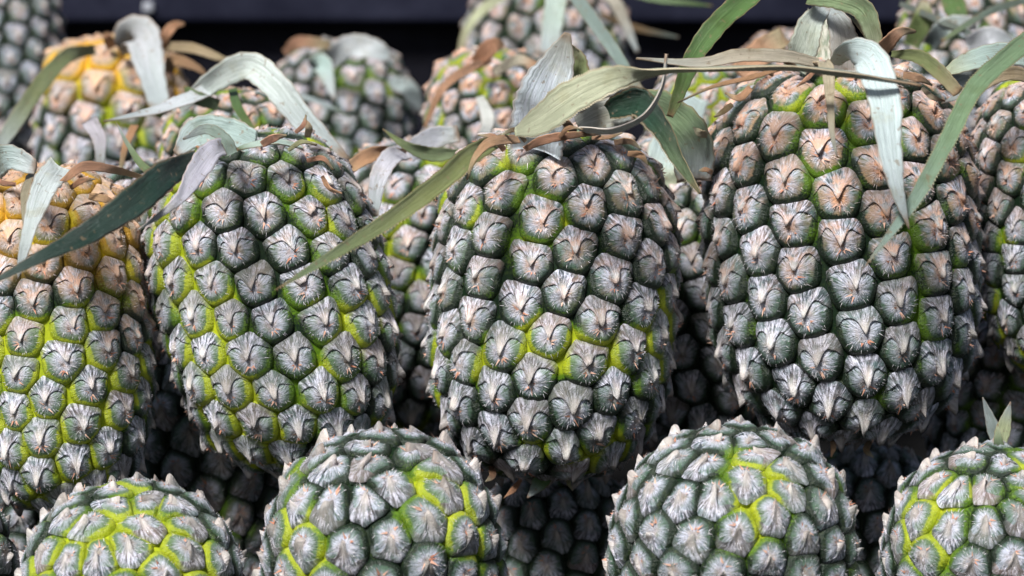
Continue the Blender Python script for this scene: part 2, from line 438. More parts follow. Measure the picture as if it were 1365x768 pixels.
    n4 = noise3(V, seed+4, .016)
    wm = sm(-zz+(n2-.5)*.8, -.25, .75)*warm_top
    oc = sm(-zz+(n2-.5)*.5, .25, .85)*ochre_top*(.35+1.1*n4)
    T = np.stack([np.clip(lm, 0, 1), np.clip(wm, 0, 1), np.clip(oc, 0, 1)], 1)
    o = mesh_np('rind', W-np.array(base), Fs, [M_EYE, M_BR, M_HAIR, M_DRY, M_GR], Ms, dict(cell=CE, polar=PO, tint=T))
    o['cover'] = float(cover); link(o, parent)
    return W

# ------------------------------------------------------------------ leaves
def catmull(pts, n):
    pts = [np.array(p, float) for p in pts]
    if len(pts) == 2: return np.array([pts[0]*(1-t)+pts[1]*t for t in np.linspace(0, 1, n)])
    Q = [2*pts[0]-pts[1]]+pts+[2*pts[-1]-pts[-2]]; out = []
    m = len(pts)-1
    for t in np.linspace(0, m, n):
        k = min(int(t), m-1); f = t-k; a, b, c, d = Q[k:k+4]
        out.append(.5*((2*b)+(-a+c)*f+(2*a-5*b+4*c-d)*f*f+(-a+3*b-3*c+d)*f**3))
    return np.array(out)
PAL = dict(silver=(.58, .64, .67), white=(.78, .82, .85), pale=(.68, .72, .50), green=(.13, .22, .07), dkgreen=(.025, .065, .045),
           olive=(.24, .28, .12), blue=(.32, .42, .38), dry=(.60, .33, .20), tan=(.52, .44, .28), cream=(.66, .60, .44),
           brown=(.22, .14, .08), ivory=(.62, .62, .56), mid=(.26, .34, .19), greyg=(.19, .24, .22))
lrs = random.Random(5)
def leaf(parent, base, pts, width, c1, c2, d=None, roll=0, chan=.25, prof=None, spines=False, name='leaf', label=None, tipw=.03):
    """pts: (px, py, depth[, roll deg[, width factor]]) from the leaf's root to its tip; width in photo px"""
    n = max(24, 8*len(pts))
    full = []
    for q in pts:
        q = list(q)+[None]*(5-len(q)); x, y, dd, rl, wf = q
        dd = d if dd is None else dd
        wp = P(x, y, dd); full.append([*wp, rl if rl is not None else roll, wf if wf is not None else -1, dd])
    nk = len(full)
    for k, q in enumerate(full):
        if q[4] < 0:
            s = k/(nk-1)
            q[4] = (prof(s) if prof else (.75+.25*math.sin(min(1, s*2.5)*pi/2))*max(tipw, (1-s**2.2)))
    A = catmull(full, n)
    C3 = A[:, :3]; T = np.gradient(C3, axis=0); T /= np.linalg.norm(T, axis=1)[:, None]+1e-9
    NT = 9; tt = np.linspace(-1, 1, NT)
    V, LF = [], []
    r0 = lrs.random(); wig = lrs.random()*6
    for side in (0, 1):
        for k in range(n):
            c = Vector(C3[k]); t = Vector(T[k]); view = (CAM-c).normalized()
            sd_ = t.cross(view)
            if sd_.length < .15: sd_ = t.cross(UP)
            sd_.normalize(); nm = sd_.cross(t).normalized()
            R_ = Matrix.Rotation(rad(A[k, 3]), 3, t); sd_ = R_ @ sd_; nm = R_ @ nm
            hw = .45*width*A[k, 4]*K(A[k, 5])
            for u in tt:
                e = 1+(.04*math.sin(k*1.9+wig)+.03*math.sin(k*.7+wig*2))*(abs(u) > .7)
                off = (chan*(u*u)*hw + .05*hw*math.sin(k*.6+u*3+wig))
                th = .00030+.00045*(1-u*u)
                V.append(c + sd_*(u*hw*e) + nm*(off + (th if side == 0 else -th)))
                LF.append((k/(n-1), u, r0))
    F = grid_faces(n, NT)
    F += [tuple(reversed(f)) for f in grid_faces(n, NT, off=n*NT)]
    o2 = n*NT
    for k in range(n-1):
        for j in (0, NT-1):
            a, b = k*NT+j, (k+1)*NT+j
            F.append((a, b, b+o2, a+o2) if j == 0 else (b, a, a+o2, b+o2))
    for k in (0, n-1):
        for j in range(NT-1):
            a = k*NT+j; F.append((a, a+1, a+1+o2, a+o2))
    if spines:                                  # tiny thorns along both margins
        for k in range(1, n-1):
            for j in (0, NT-1):
                for h in (0.0, .5):
                    a = Vector(V[k*NT+j]); b = Vector(V[(k+1)*NT+j]) if k < n-1 else a
                    cpt = Vector(C3[k]); outd = (a-cpt).normalized(); tv = Vector(T[k])
                    p0 = a.lerp(b, h); i0 = len(V)
                    V += [p0-tv*.0005-outd*.0003, p0+tv*.0005-outd*.0003, p0+outd*.0007+tv*.0009]
                    LF += [(k/(n-1), .95, r0)]*3; F.append((i0, i0+1, i0+2))
    V = np.array([tuple(v) for v in V])
    ca, cb = PAL[c1], PAL[c2]; ja = [1+lrs.uniform(-.08, .08) for _ in range(3)]
    o = mesh_np(name, V-np.array(base), F, [M_LEAF], None,
                dict(lf=LF, lcol=np.tile([a*b for a, b in zip(ca, ja)], (len(V), 1)), ltip=np.tile(cb, (len(V), 1))))
    link(o, parent)
    if label: o['label'] = label
    return o
def stem(parent, base, p0, p1, r0, r1):
    """cut fibrous stump from p0 to p1 with radii r0, r1 (metres)"""
    a, b = Vector(p0), Vector(p1); t = (b-a).normalized(); s = t.orthogonal().normalized(); q = t.cross(s)
    V = []; n = 12; m = 28
    for k in range(n):
        f = k/(n-1); c = a.lerp(b, f); r = r0+(r1-r0)*f
        for j in range(m):
            an = 2*pi*j/m; rr = r*(1+.05*math.sin(an*5+f*3)+.03*math.sin(an*11))
            V.append(c+s*(rr*math.cos(an))+q*(rr*math.sin(an))+t*(.002*math.sin(an*7) if k == n-1 else 0))
    F = grid_faces(n, m, True); F.append(tuple(range((n-1)*m, n*m)))
    V = np.array([tuple(v) for v in V])
    o = mesh_np('stem', V-np.array(base), F, [M_STEM]); return link(o, parent)

# ------------------------------------------------------------------ a pineapple
def shreds(parent, base, spots, seed):
    '''short dried scraps of leaf: (px, py, depth, direction deg, length px)'''
    r_ = random.Random(seed)
    for x, y, d, a, l in spots:
        ca, sa = math.cos(rad(a)), math.sin(rad(a)); c = r_.uniform(-.35, .35)*l
        leaf(parent, base, [(x, y, d, 0, .8), (x+ca*l*.5-sa*c, y-sa*l*.5-ca*c, d-.006, r_.uniform(-50, 50), 1), (x+ca*l, y-sa*l, d-.004, r_.uniform(-60, 60), .15)],
             r_.uniform(6, 13), r_.choice(['dry', 'dry', 'tan', 'brown']), r_.choice(['dry', 'tan', 'cream']))
def pineapple(label, group, cx, cy, hw, ln, d, roll=0, lean=0, N=112, seed=1, down=True, **kw):
    """centre, half width and length in photo px at depth d; roll turns it in the picture (deg, clockwise +), lean tips
    its upper end towards the camera; down: stem end up and bracts pointing down"""
    k = K(d); C = P(cx, cy, d)
    ax = UP*math.cos(rad(roll))+RT*math.sin(rad(roll))
    ax = (ax*math.cos(rad(lean))-FW*math.sin(rad(lean))).normalized()
    zl = -ax if down else ax
    xl = zl.cross(FW).normalized(); yl = zl.cross(xl)
    M = [[xl[i], yl[i], zl[i]] for i in range(3)]
    base = C - ax*(ln*k*.5)
    e = bpy.data.objects.new('pineapple', None); e.empty_display_size = .02
    e.location = base; link(e); e['label'] = label; e['category'] = 'pineapple'; e['group'] = group
    kw['down_'] = down
    build_rind(e, base, C, M, ln*k, hw*k/1.085, N, seed, **kw)
    return e, base, C+ax*(ln*k*.5), ax

GT = 'pineapples in the upper front row'; GB = 'pineapples in the lower front row'
GM = 'shaded pineapples inside the pile'; GK = 'blurred pineapples at the back'

# ---- upper front row (stem end up)
e, b, top, ax = pineapple('large pineapple with orange tinted shoulder and thin white leaf, cut by left edge of photo', GT,
    72, 452, 134, 450, 1.39, roll=-4, seed=11, N=150, lime=.6, warm_top=.9, ochre_top=.75, limes=[(20, 590, 80, 1.0), (75, 600, 50, .8), (10, 480, 50, .8), (150, 400, 50, .6), (90, 520, 50, .5)])
A = (e, b)
leaf(*A, [(78, 222, 1.33, 0, .9), (60, 250, 1.30, 10, 1), (42, 300, 1.265, 20, .6), (30, 345, 1.26, 30, .35), (24, 372, 1.26, 30, .04)], 40, 'white', 'silver')
leaf(*A, [(-20, 235, 1.36, 0, 1), (10, 210, 1.33, 0, 1), (48, 222, 1.31, 20, .6)], 40, 'silver', 'white')
leaf(*A, [(192, 237, 1.36, 0, .4), (150, 226, 1.33, 0, .8), (112, 222, 1.32, 0, 1), (88, 238, 1.315, 0, .6), (76, 246, 1.31, 0, .2)], 15, 'dry', 'dry')
leaf(*A, [(42, 232, 1.33, 50, .8), (35, 260, 1.29, 50, 1), (33, 300, 1.28, 50, .3)], 18, 'tan', 'cream')

shreds(*A, [(20, 246, 1.32, 150, 34), (95, 250, 1.32, 20, 34), (120, 262, 1.325, -10, 34), (150, 285, 1.335, -40, 30), (60, 240, 1.33, 80, 24)], 6)
e, b, top, ax = pineapple('lime netted pineapple with silver eyes, between the orange shouldered one and the central one', GT,
    366, 402, 161, 440, 1.40, roll=-13, seed=22, N=162, lime=.85, warm_top=.2,
    limes=[(300, 500, 75, 1.1), (240, 430, 50, 1.0), (475, 440, 55, 1.2), (440, 540, 50, .9), (350, 570, 50, .6), (395, 330, 60, -1), (330, 270, 60, -1), (440, 300, 40, .9), (500, 480, 40, .7), (235, 400, 40, .8)])
B = (e, b)
leaf(*B, [(312, 196, 1.345, 20, .5), (285, 200, 1.32, 10, .9), (262, 228, 1.29, -10, 1), (238, 265, 1.265, -20, .5), (205, 292, 1.26, -30, .2), (184, 306, 1.26, -30, .03)], 34, 'white', 'silver')
leaf(*B, [(310, 205, 1.33, 0, 1), (300, 185, 1.33, 0, 1), (275, 172, 1.34, 0, .9), (245, 185, 1.35, 0, .2)], 17, 'blue', 'silver')
leaf(*B, [(400, 196, 1.36, 60, .5), (365, 190, 1.34, 60, .8), (330, 196, 1.335, 50, .5), (315, 200, 1.33, 50, .2)], 22, 'white', 'mid')
leaf(*B, [(340, 190, 1.36, 0, .8), (300, 176, 1.37, 0, 1), (262, 178, 1.38, 0, 1), (235, 205, 1.37, 0, .3)], 46, 'silver', 'silver')
leaf(*B, [(262, 212, 1.31, 0, .5), (222, 232, 1.27, -10, .85), (185, 262, 1.25, -14, 1), (120, 308, 1.235, -10, .72), (55, 342, 1.23, 0, .38), (2, 370, 1.23, 0, .16), (-25, 382, 1.23, 0, .03)], 48, 'dkgreen', 'greyg', spines=True, chan=.18,
     label='broad dark green leaf')
leaf(*B, [(235, 238, 1.30, 0, .9), (196, 226, 1.29, 0, 1), (172, 195, 1.30, 0, .6), (155, 163, 1.31, 0, .05)], 12, 'mid', 'silver')
leaf(*B, [(455, 330, 1.245, 0, .0), (455, 330, 1.245, 0, .0)], 1, 'tan', 'tan') if False else None

shreds(*B, [(350, 192, 1.335, 20, 34), (385, 200, 1.335, 10, 38), (410, 214, 1.34, -20, 36), (430, 236, 1.345, -40, 34), (290, 205, 1.33, 160, 30), (250, 222, 1.335, 190, 34), (228, 250, 1.34, 200, 24), (395, 176, 1.37, 60, 26), (410, 182, 1.37, 100, 24)], 5)
e, b, top, ax = pineapple('central pineapple with green grooves under a clump of curled leaves', GT,
    737, 405, 170, 458, 1.40, roll=2, seed=37, N=156, lime=.50, warm_top=.34,
    limes=[(735, 470, 34, 1.0), (700, 330, 30, .9), (735, 290, 34, .8), (880, 460, 36, 1.2), (870, 390, 25, .7), (590, 470, 34, .7), (640, 500, 24, .5), (765, 560, 60, -1), (840, 330, 30, -1), (640, 300, 30, .5), (680, 225, 40, .7), (600, 330, 34, .6)])
Cc = (e, b)
leaf(*Cc, [(718, 200, 1.35, -15, .95), (720, 165, 1.34, -15, 1), (728, 125, 1.33, -15, .95), (744, 82, 1.325, 0, .62), (757, 44, 1.32, 0, .12)], 84, 'white', 'ivory', chan=.28)
leaf(*Cc, [(745, 140, 1.34, 0, .5), (762, 105, 1.335, 0, 1), (762, 78, 1.335, 0, .9), (752, 56, 1.33, 0, .2)], 46, 'olive', 'cream', chan=.6)
leaf(*Cc, [(688, 176, 1.31, -25, .25), (722, 160, 1.29, -25, .85), (765, 130, 1.275, -25, 1), (815, 106, 1.27, -10, .72), (862, 96, 1.265, 60, .45), (930, 92, 1.26, 80, .42), (1060, 90, 1.255, 78, .55), (1150, 101, 1.25, 78, .5), (1228, 114, 1.25, 80, .05)], 54, 'pale', 'greyg', spines=True, chan=.15,
     label='long pale leaf that twists into a thin blade')
leaf(*Cc, [(775, 172, 1.32, 55, .9), (820, 172, 1.30, 60, 1), (860, 152, 1.29, 60, .75), (882, 115, 1.285, 60, .4), (888, 72, 1.28, 60, .04)], 15, 'white', 'silver', spines=True)
leaf(*Cc, [(812, 148, 1.345, 0, .5), (830, 140, 1.34, 0, .8), (856, 136, 1.335, 10, 1), (885, 168, 1.325, 30, .8), (908, 212, 1.32, 40, .55), (934, 258, 1.31, 40, .08)], 44, 'dkgreen', 'mid', chan=.6, spines=True)
leaf(*Cc, [(770, 168, 1.355, -10, .6), (815, 150, 1.352, 0, 1), (845, 150, 1.35, 10, .5)], 46, 'ivory', 'silver')
leaf(*Cc, [(835, 138, 1.36, 0, .5), (880, 150, 1.365, 0, 1), (920, 190, 1.37, 0, 1), (925, 240, 1.38, 0, .8)], 66, 'mid', 'silver', chan=.2)
leaf(*Cc, [(668, 186, 1.345, 0, .5), (630, 205, 1.315, 0, .95), (590, 240, 1.29, 0, 1), (520, 292, 1.265, 0, .85), (440, 342, 1.245, 0, .5), (366, 387, 1.235, 0, .03)], 30, 'olive', 'mid', spines=True, chan=.5,
     label='long olive leaf reaching over the neighbouring fruit')
leaf(*Cc, [(690, 186, 1.33, 20, .8), (655, 190, 1.31, 20, 1), (634, 210, 1.30, 30, .6), (622, 240, 1.30, 30, .1)], 16, 'dry', 'tan')
leaf(*Cc, [(700, 198, 1.33, 20, .6), (725, 186, 1.32, 20, 1), (760, 180, 1.32, 20, .8), (800, 178, 1.32, 20, .2)], 14, 'dry', 'brown')
leaf(*Cc, [(712, 648, 1.36, 0, .3), (702, 655, 1.355, 0, .0)], 5, 'mid', 'mid') if False else None
leaf(*Cc, [(738, 615, 1.39, 0, .6), (722, 640, 1.385, 0, 1), (703, 664, 1.38, 0, .1)], 26, 'green', 'silver')
leaf(*Cc, [(694, 640, 1.39, 0, .6), (684, 653, 1.385, 0, 1), (672, 664, 1.38, 0, .1)], 9, 'dry', 'dry')

shreds(*Cc, [(672, 200, 1.335, 150, 40), (700, 188, 1.325, 170, 34), (745, 184, 1.32, 20, 34), (790, 184, 1.325, 10, 40), (820, 190, 1.33, -15, 36), (838, 205, 1.335, -30, 30), (765, 176, 1.33, 160, 30), (655, 622, 1.385, 250, 22), (760, 632, 1.39, 280, 22)], 3)
e, b, top, ax = pineapple('biggest pineapple, with peach toned eyes, a short stem stump and hanging white leaf', GT,
    1122, 336, 188, 488, 1.405, roll=-1.5, seed=41, N=170, lime=.14, warm_top=.95, limes=[(1050, 150, 50, .8), (1130, 95, 60, .9), (985, 190, 30, .5), (1290, 330, 30, .3), (1000, 440, 30, .35), (1210, 180, 40, .4)])
Dd = (e, b)
stem(*Dd, P(1100, 110, 1.40), P(1102, 16, 1.40), 36*K(1.4), 25*K(1.4))
leaf(*Dd, [(1060, 92, 1.36, 0, .8), (1072, 60, 1.355, 0, 1), (1082, 30, 1.355, 0, .8), (1102, 8, 1.36, 0, .3)], 44, 'ivory', 'silver', chan=.5)
leaf(*Dd, [(1128, 95, 1.36, 0, 1), (1126, 62, 1.355, 0, 1), (1120, 35, 1.355, 0, .8), (1104, 8, 1.36, 0, .3)], 44, 'ivory', 'silver', chan=.5)
leaf(*Dd, [(1105, 60, 1.37, 0, .5), (1010, -15, 1.36, 0, 1.0), (960, 28, 1.345, 0, 1.0), (925, 75, 1.34, 0, .9), (905, 125, 1.345, 0, .6), (893, 155, 1.35, 0, .3)][1:], 32, 'green', 'olive', chan=.5)
leaf(*Dd, [(1090, 84, 1.33, 10, .6), (1045, 76, 1.32, 20, .9), (985, 76, 1.31, 30, 1), (930, 86, 1.305, 40, .8), (848, 78, 1.30, 50, .1)], 22, 'cream', 'ivory', chan=.4)
leaf(*Dd, [(1040, 92, 1.29, 30, .8), (1000, 104, 1.285, 30, 1), (950, 116, 1.28, 30, .7), (903, 137, 1.28, 30, .1)], 8, 'dry', 'tan')
leaf(*Dd, [(1078, -6, 1.35, 0, .8), (1115, -4, 1.34, 10, 1), (1150, 10, 1.335, 20, 1), (1165, 40, 1.335, 30, .9), (1172, 75, 1.34, 40, .5)], 34, 'mid', 'pale', chan=.4)
leaf(*Dd, [(1112, 84, 1.335, 40, .35), (1130, 70, 1.30, 30, .7), (1158, 78, 1.275, 0, 1), (1178, 130, 1.255, -5, .98), (1186, 200, 1.245, -10, .72), (1196, 255, 1.24, -20, .42), (1212, 306, 1.24, -20, .03)], 50, 'white', 'silver', chan=.2,
     label='broad white leaf hanging down in front')
leaf(*Dd, [(1090, 84, 1.33, 0, .8), (1103, 92, 1.295, 0, 1), (1107, 140, 1.27, 10, .6), (1110, 180, 1.265, 20, .4), (1116, 210, 1.265, 20, .05)], 20, 'cream', 'ivory')
leaf(*Dd, [(1190, 72, 1.34, 0, .4), (1225, 76, 1.325, 0, .9), (1252, 96, 1.315, 0, 1), (1278, 124, 1.31, 0, .8)], 22, 'olive', 'tan', chan=.6)
leaf(*Dd, [(1172, 72, 1.34, 20, .9), (1184, 56, 1.33, 20, 1), (1200, 42, 1.325, 20, .7), (1220, 42, 1.33, 20, .2)], 22, 'dry', 'tan')
leaf(*Dd, [(1165, 62, 1.35, 0, .9), (1150, 40, 1.345, 0, .8), (1130, 18, 1.34, 0, .2)], 10, 'tan', 'greyg')

shreds(*Dd, [(1030, 100, 1.335, 170, 34), (1060, 92, 1.33, 150, 30), (1085, 96, 1.325, 220, 30), (1140, 98, 1.32, -60, 30), (1205, 100, 1.33, -20, 40), (1230, 118, 1.335, -30, 34), (1000, 118, 1.34, 190, 34), (975, 140, 1.345, 215, 28), (1110, 585, 1.39, 265, 24), (1160, 588, 1.39, 280, 22), (948, 230, 1.36, 170, 16), (942, 180, 1.365, 150, 20)], 4)
e, b, top, ax = pineapple('lime streaked pineapple at right edge of photo, root of a long blue green leaf', GT,
    1412, 300, 120, 400, 1.44, roll=-3, seed=55, N=160, lime=.5, warm_top=.6, limes=[(1322, 245, 30, 1.2), (1320, 215, 25, 1), (1345, 130, 25, .8)])
E = (e, b)
leaf(*E, [(1400, 30, 1.33, 0, .9), (1350, 70, 1.31, 0, 1), (1300, 118, 1.285, 10, 1), (1262, 190, 1.265, 10, .9), (1218, 268, 1.25, 0, .7), (1152, 357, 1.235, 0, .03)], 28, 'mid', 'blue', chan=.4, spines=True, label='long blue green leaf')
leaf(*E, [(1400, 85, 1.38, 10, .8), (1340, 72, 1.37, 20, 1), (1290, 84, 1.36, 20, .9), (1255, 100, 1.36, 20, .2)], 34, 'silver', 'pale')
leaf(*E, [(1390, 105, 1.36, 0, .8), (1340, 98, 1.35, 0, 1), (1300, 118, 1.34, 0, .8), (1255, 138, 1.34, 0, .1)], 22, 'tan', 'silver')
leaf(*E, [(1310, 105, 1.38, 0, .8), (1290, 100, 1.37, 0, 1), (1262, 112, 1.36, 0, .4)], 40, 'silver', 'white')

# ---- lower front row (crown end up)
def low(label, cx, topy, hw, d, seed, roll=0, lean=30, **kw):
    # centre placed so that the silhouette's top reaches topy
    ln = hw*2.5; half = ln/2
    h = math.sqrt((half*math.cos(rad(lean)))**2+(hw*math.sin(rad(lean)))**2)*1.03
    return pineapple(label, GB, cx, topy+13+h, hw, ln, d, roll=roll, lean=lean, seed=seed, down=False, warm_top=.1, bulge=.36, p=2.7, p2=2.9, cover=.1, tip=1.0, low=.50, over=.03, gap=.985, latr=.86, capr=.80, dens=.85, **kw)
low('pineapple in the bottom left with its top well below the others', 182, 640, 160, 1.33, 61, N=158, lime=.35, limes=[(170, 720, 60, 1.4), (120, 740, 50, 1.2), (240, 745, 50, 1.2), (250, 660, 40, -1)])
low('lower pineapple left of centre with a thick yellow green streak down its right side', 512, 572, 172, 1.33, 73, N=152, lime=.22, limes=[(598, 640, 34, 1.8), (608, 700, 36, 1.8), (575, 600, 30, 1.5), (655, 740, 28, 1.6), (390, 690, 40, 1.3), (430, 745, 44, 1.6), (480, 670, 50, -1)])
low('violet grey pineapple right of the centre gap with green netting in its middle', 980, 566, 170, 1.33, 84, N=170, lime=.12, limes=[(1010, 650, 50, 1.4), (1000, 700, 50, 1.4), (900, 640, 50, -1), (1100, 700, 50, -1)])
e, b, top, ax = low('pineapple in the bottom right corner with a tiny two leaf sprout on top', 1318, 592, 150, 1.34, 95, N=152, lime=.35, limes=[(1210, 660, 55, 1.4), (1240, 720, 50, 1.2), (1260, 620, 40, 1.1), (1350, 700, 40, -1)])
I = (e, b)
leaf(*I, [(1334, 600, 1.345, 0, .8), (1324, 570, 1.34, 0, 1), (1310, 530, 1.335, 0, .1)], 20, 'silver', 'silver')
leaf(*I, [(1330, 600, 1.34, 0, .8), (1338, 570, 1.335, 0, 1), (1347, 536, 1.33, 0, .1)], 22, 'pale', 'silver')
leaf(*I, [(1333, 602, 1.335, 0, 1), (1331, 588, 1.33, 0, .8), (1330, 565, 1.33, 0, .1)], 18, 'mid', 'pale')
low('sliver of a pineapple in the bottom left corner of the photo', -110, 620, 140, 1.36, 99, N=96, lime=.3)

# ---- inside the pile, in the shade of the front rows
def dark(label, cx, cy, hw, ln, d, seed, **kw):
    kw.setdefault('lime', .15); kw.setdefault('warm_top', .3)
    kw.setdefault('bulge', .45)
    return pineapple(label, GM, cx, cy, hw, ln, d, seed=seed, N=150, hairs=20, **kw)
e, b, top, ax = dark('shaded pineapple with white and tan leaves behind the gap left of the central pineapple', 548, 385, 118, 380, 1.57, 101, roll=4, lime=.3)
J = (e, b)
leaf(*J, [(538, 204, 1.46, 30, .9), (520, 212, 1.43, 20, 1), (504, 240, 1.415, 0, .9), (497, 288, 1.41, 0, .5)], 30, 'white', 'silver')
leaf(*J, [(540, 206, 1.46, 0, .7), (500, 206, 1.44, 10, 1), (470, 222, 1.43, 10, .9), (448, 240, 1.43, 10, .3)], 22, 'dry', 'tan', chan=.6)
leaf(*J, [(610, 205, 1.45, 0, .6), (572, 206, 1.44, 10, 1), (540, 194, 1.43, 10, .6), (510, 172, 1.43, 10, .05)], 22, 'mid', 'olive', chan=.5)
leaf(*J, [(545, 205, 1.48, 0, .8), (575, 185, 1.475, 0, 1), (612, 178, 1.47, 0, .7)], 34, 'silver', 'white')
dark('dark pineapple in the narrow gap between the central and the biggest pineapple', 918, 395, 120, 420, 1.51, 102)
dark('dark pineapple in the hollow under the lime netted one', 275, 640, 130, 400, 1.51, 103, down=False)
dark('dark pineapple deep in the gap below the central pineapple', 745, 790, 120, 330, 1.49, 104, down=False, lime=.1)
dark('dark pineapple below the biggest pineapple, seen between two lower ones', 1160, 770, 120, 340, 1.50, 105, down=False)
dark('dark pineapple low at right between the biggest pineapple and the photo edge', 1345, 570, 110, 330, 1.52, 106)
dark('dark pineapple behind the gap under the leaf tip of the orange shouldered one', 205, 400, 110, 360, 1.52, 107, lime=.1)

dark('dark pineapple in the bottom left corner gap, behind the two lower fruits there', 10, 690, 120, 330, 1.50, 108, down=False)
# ---- blurred back rows
def back(label, cx, cy, hw, ln, d, seed, **kw):
    kw.setdefault('N', 136)
    return pineapple(label, GK, cx, cy, hw, ln, d, seed=seed, hairs=14, dry=2, **kw)
e, b, top, ax = back('blurred grey pineapple in the top left corner of photo', 5, 75, 84, 250, 1.95, 201, roll=-4, lime=.1, warm_top=.2)
e, b, top, ax = back('blurred yellow orange pineapple with a broad pale leaf hanging over it', 150, 190, 108, 270, 1.74, 202, lime=.5, warm_top=.8, ochre_top=2.0, N=90)
Ll = (e, b)
leaf(*Ll, [(180, 70, 1.70, 0, .7), (178, 48, 1.68, 0, 1), (190, 52, 1.65, 0, 1), (200, 90, 1.63, 0, .8), (214, 145, 1.62, 0, .5)], 56, 'silver', 'silver')
leaf(*Ll, [(212, 70, 1.68, 0, .9), (220, 48, 1.67, 0, 1), (232, 34, 1.67, 0, .8), (246, 32, 1.67, 0, .3)], 16, 'dry', 'dry')
leaf(*Ll, [(215, 62, 1.68, 0, .8), (255, 64, 1.66, 0, 1), (290, 76, 1.65, 0, .7), (316, 86, 1.65, 0, .1)], 15, 'tan', 'tan')
leaf(*Ll, [(125, 66, 1.68, 0, .6), (88, 76, 1.64, 0, .9), (50, 118, 1.61, 0, 1), (10, 178, 1.59, 0, .9), (-15, 215, 1.59, 0, .5)], 24, 'olive', 'silver')
leaf(*Ll, [(225, 95, 1.66, 0, .8), (232, 80, 1.65, 0, 1), (262, 90, 1.65, 0, .6), (280, 106, 1.65, 0, .1)], 18, 'dry', 'brown')
leaf(*Ll, [(150, 62, 1.70, 0, 1), (143, 50, 1.69, 0, .8), (140, 44, 1.69, 0, .4)], 18, 'dry', 'brown')
e, b, top, ax = back('half hidden pineapple under the big arched white leaf', 318, 245, 112, 240, 1.57, 203, roll=4, lime=.45, warm_top=.8)
Mm = (e, b)
leaf(*Mm, [(240, 145, 1.52, 0, .3), (285, 108, 1.49, 0, .8), (330, 88, 1.47, 0, 1), (365, 112, 1.455, 0, 1), (400, 155, 1.45, 0, .9), (458, 220, 1.445, 0, .7)], 42, 'white', 'silver', chan=.3, label='big arched white leaf')
leaf(*Mm, [(280, 120, 1.50, 30, .9), (245, 135, 1.48, 40, 1), (200, 150, 1.47, 50, .7), (138, 162, 1.47, 50, .05)], 24, 'white', 'silver')
leaf(*Mm, [(290, 140, 1.50, 0, .8), (262, 130, 1.49, 0, 1), (245, 115, 1.49, 0, .2)], 20, 'mid', 'green')
leaf(*Mm, [(118, 160, 1.50, 0, 1), (132, 185, 1.50, 0, .8), (134, 222, 1.50, 0, .45)], 26, 'white', 'silver')
leaf(*Mm, [(180, 168, 1.50, 30, .9), (168, 195, 1.49, 30, .8), (160, 230, 1.49, 30, .3)], 14, 'dry', 'tan')
leaf(*Mm, [(310, 120, 1.50, 0, .9), (318, 145, 1.47, 0, 1), (345, 185, 1.46, 0, .5)], 14, 'green', 'olive')
e, b, top, ax = back('blurred grey pineapple with a stub of white leaf, alone before the dark wall', 458, 178, 98, 240, 1.86, 204, roll=-3, lime=.25, warm_top=.25)
Nn_ = (e, b)
leaf(*Nn_, [(440, 82, 1.80, 0, .8), (465, 62, 1.78, 0, 1), (500, 66, 1.77, 0, .9), (520, 78, 1.77, 0, .4)], 34, 'white', 'silver')
leaf(*Nn_, [(418, 92, 1.78, 0, .8), (430, 88, 1.76, 0, 1), (446, 134, 1.75, 0, .1)], 30, 'silver', 'white')
leaf(*Nn_, [(380, 70, 1.80, 0, .6), (400, 56, 1.79, 0, 1), (440, 60, 1.79, 0, .7)], 18, 'dry', 'tan')
leaf(*Nn_, [(380, 122, 1.76, 0, .8), (430, 138, 1.75, 0, .8), (470, 158, 1.75, 0, .1)], 8, 'silver', 'olive')
leaf(*Nn_, [(520, 108, 1.82, 0, .6), (545, 118, 1.82, 0, 1), (560, 150, 1.83, 0, .6)], 26, 'silver', 'silver')
e, b, top, ax = back('blurred pineapple with orange dried leaves behind the top of the central one', 655, 195, 98, 250, 1.68, 205, roll=3, lime=.5, warm_top=1.0)
Oo = (e, b)
leaf(*Oo, [(655, 80, 1.64, 0, .6), (625, 92, 1.61, 0, 1), (590, 118, 1.60, 0, .8), (566, 170, 1.60, 0, .4)], 14, 'dry', 'dry')
leaf(*Oo, [(635, 84, 1.63, 0, .8), (655, 62, 1.62, 0, 1), (672, 60, 1.62, 0, .3)], 26, 'dry', 'brown')
leaf(*Oo, [(660, 96, 1.62, 0, .8), (690, 80, 1.60, 0, 1), (718, 88, 1.59, 0, .5)], 16, 'cream', 'dry')
leaf(*Oo, [(640, 130, 1.60, 0, .6), (650, 160, 1.58, 0, 1), (640, 195, 1.58, 0, .5)], 20, 'white', 'silver')
e, b, top, ax = back('farthest pineapple at top centre, a curved pale leaf along its left side', 728, 80, 112, 260, 1.90, 206, lime=.3, warm_top=.5)
Pp = (e, b)
leaf(*Pp, [(700, -15, 1.85, 0, .7), (655, 4, 1.82, 0, 1), (622, 40, 1.81, 0, .8), (608, 95, 1.81, 0, .4)], 15, 'pale', 'tan')
leaf(*Pp, [(745, -20, 1.72, 0, 1), (738, 20, 1.70, 0, 1), (730, 75, 1.69, 0, .8)], 32, 'silver', 'silver')
leaf(*Pp, [(752, -25, 1.60, 0, 1), (785, 20, 1.56, 0, 1), (820, 70, 1.53, 0, .9), (856, 126, 1.51, 0, .6)], 20, 'blue', 'blue')
leaf(*Pp, [(790, -15, 1.80, 0, .8), (818, 0, 1.79, 0, 1), (835, 35, 1.79, 0, .8), (850, 70, 1.79, 0, .3)], 18, 'cream', 'silver')
leaf(*Pp, [(800, 20, 1.82, 0, .8), (850, 38, 1.81, 0, 1), (905, 50, 1.81, 0, .3)], 10, 'brown', 'greyg')
e, b, top, ax = back('pineapple half hidden behind the green leaf left of the biggest one', 945, 215, 90, 250, 1.58, 207, lime=.4, warm_top=.5)
Qq = (e, b)
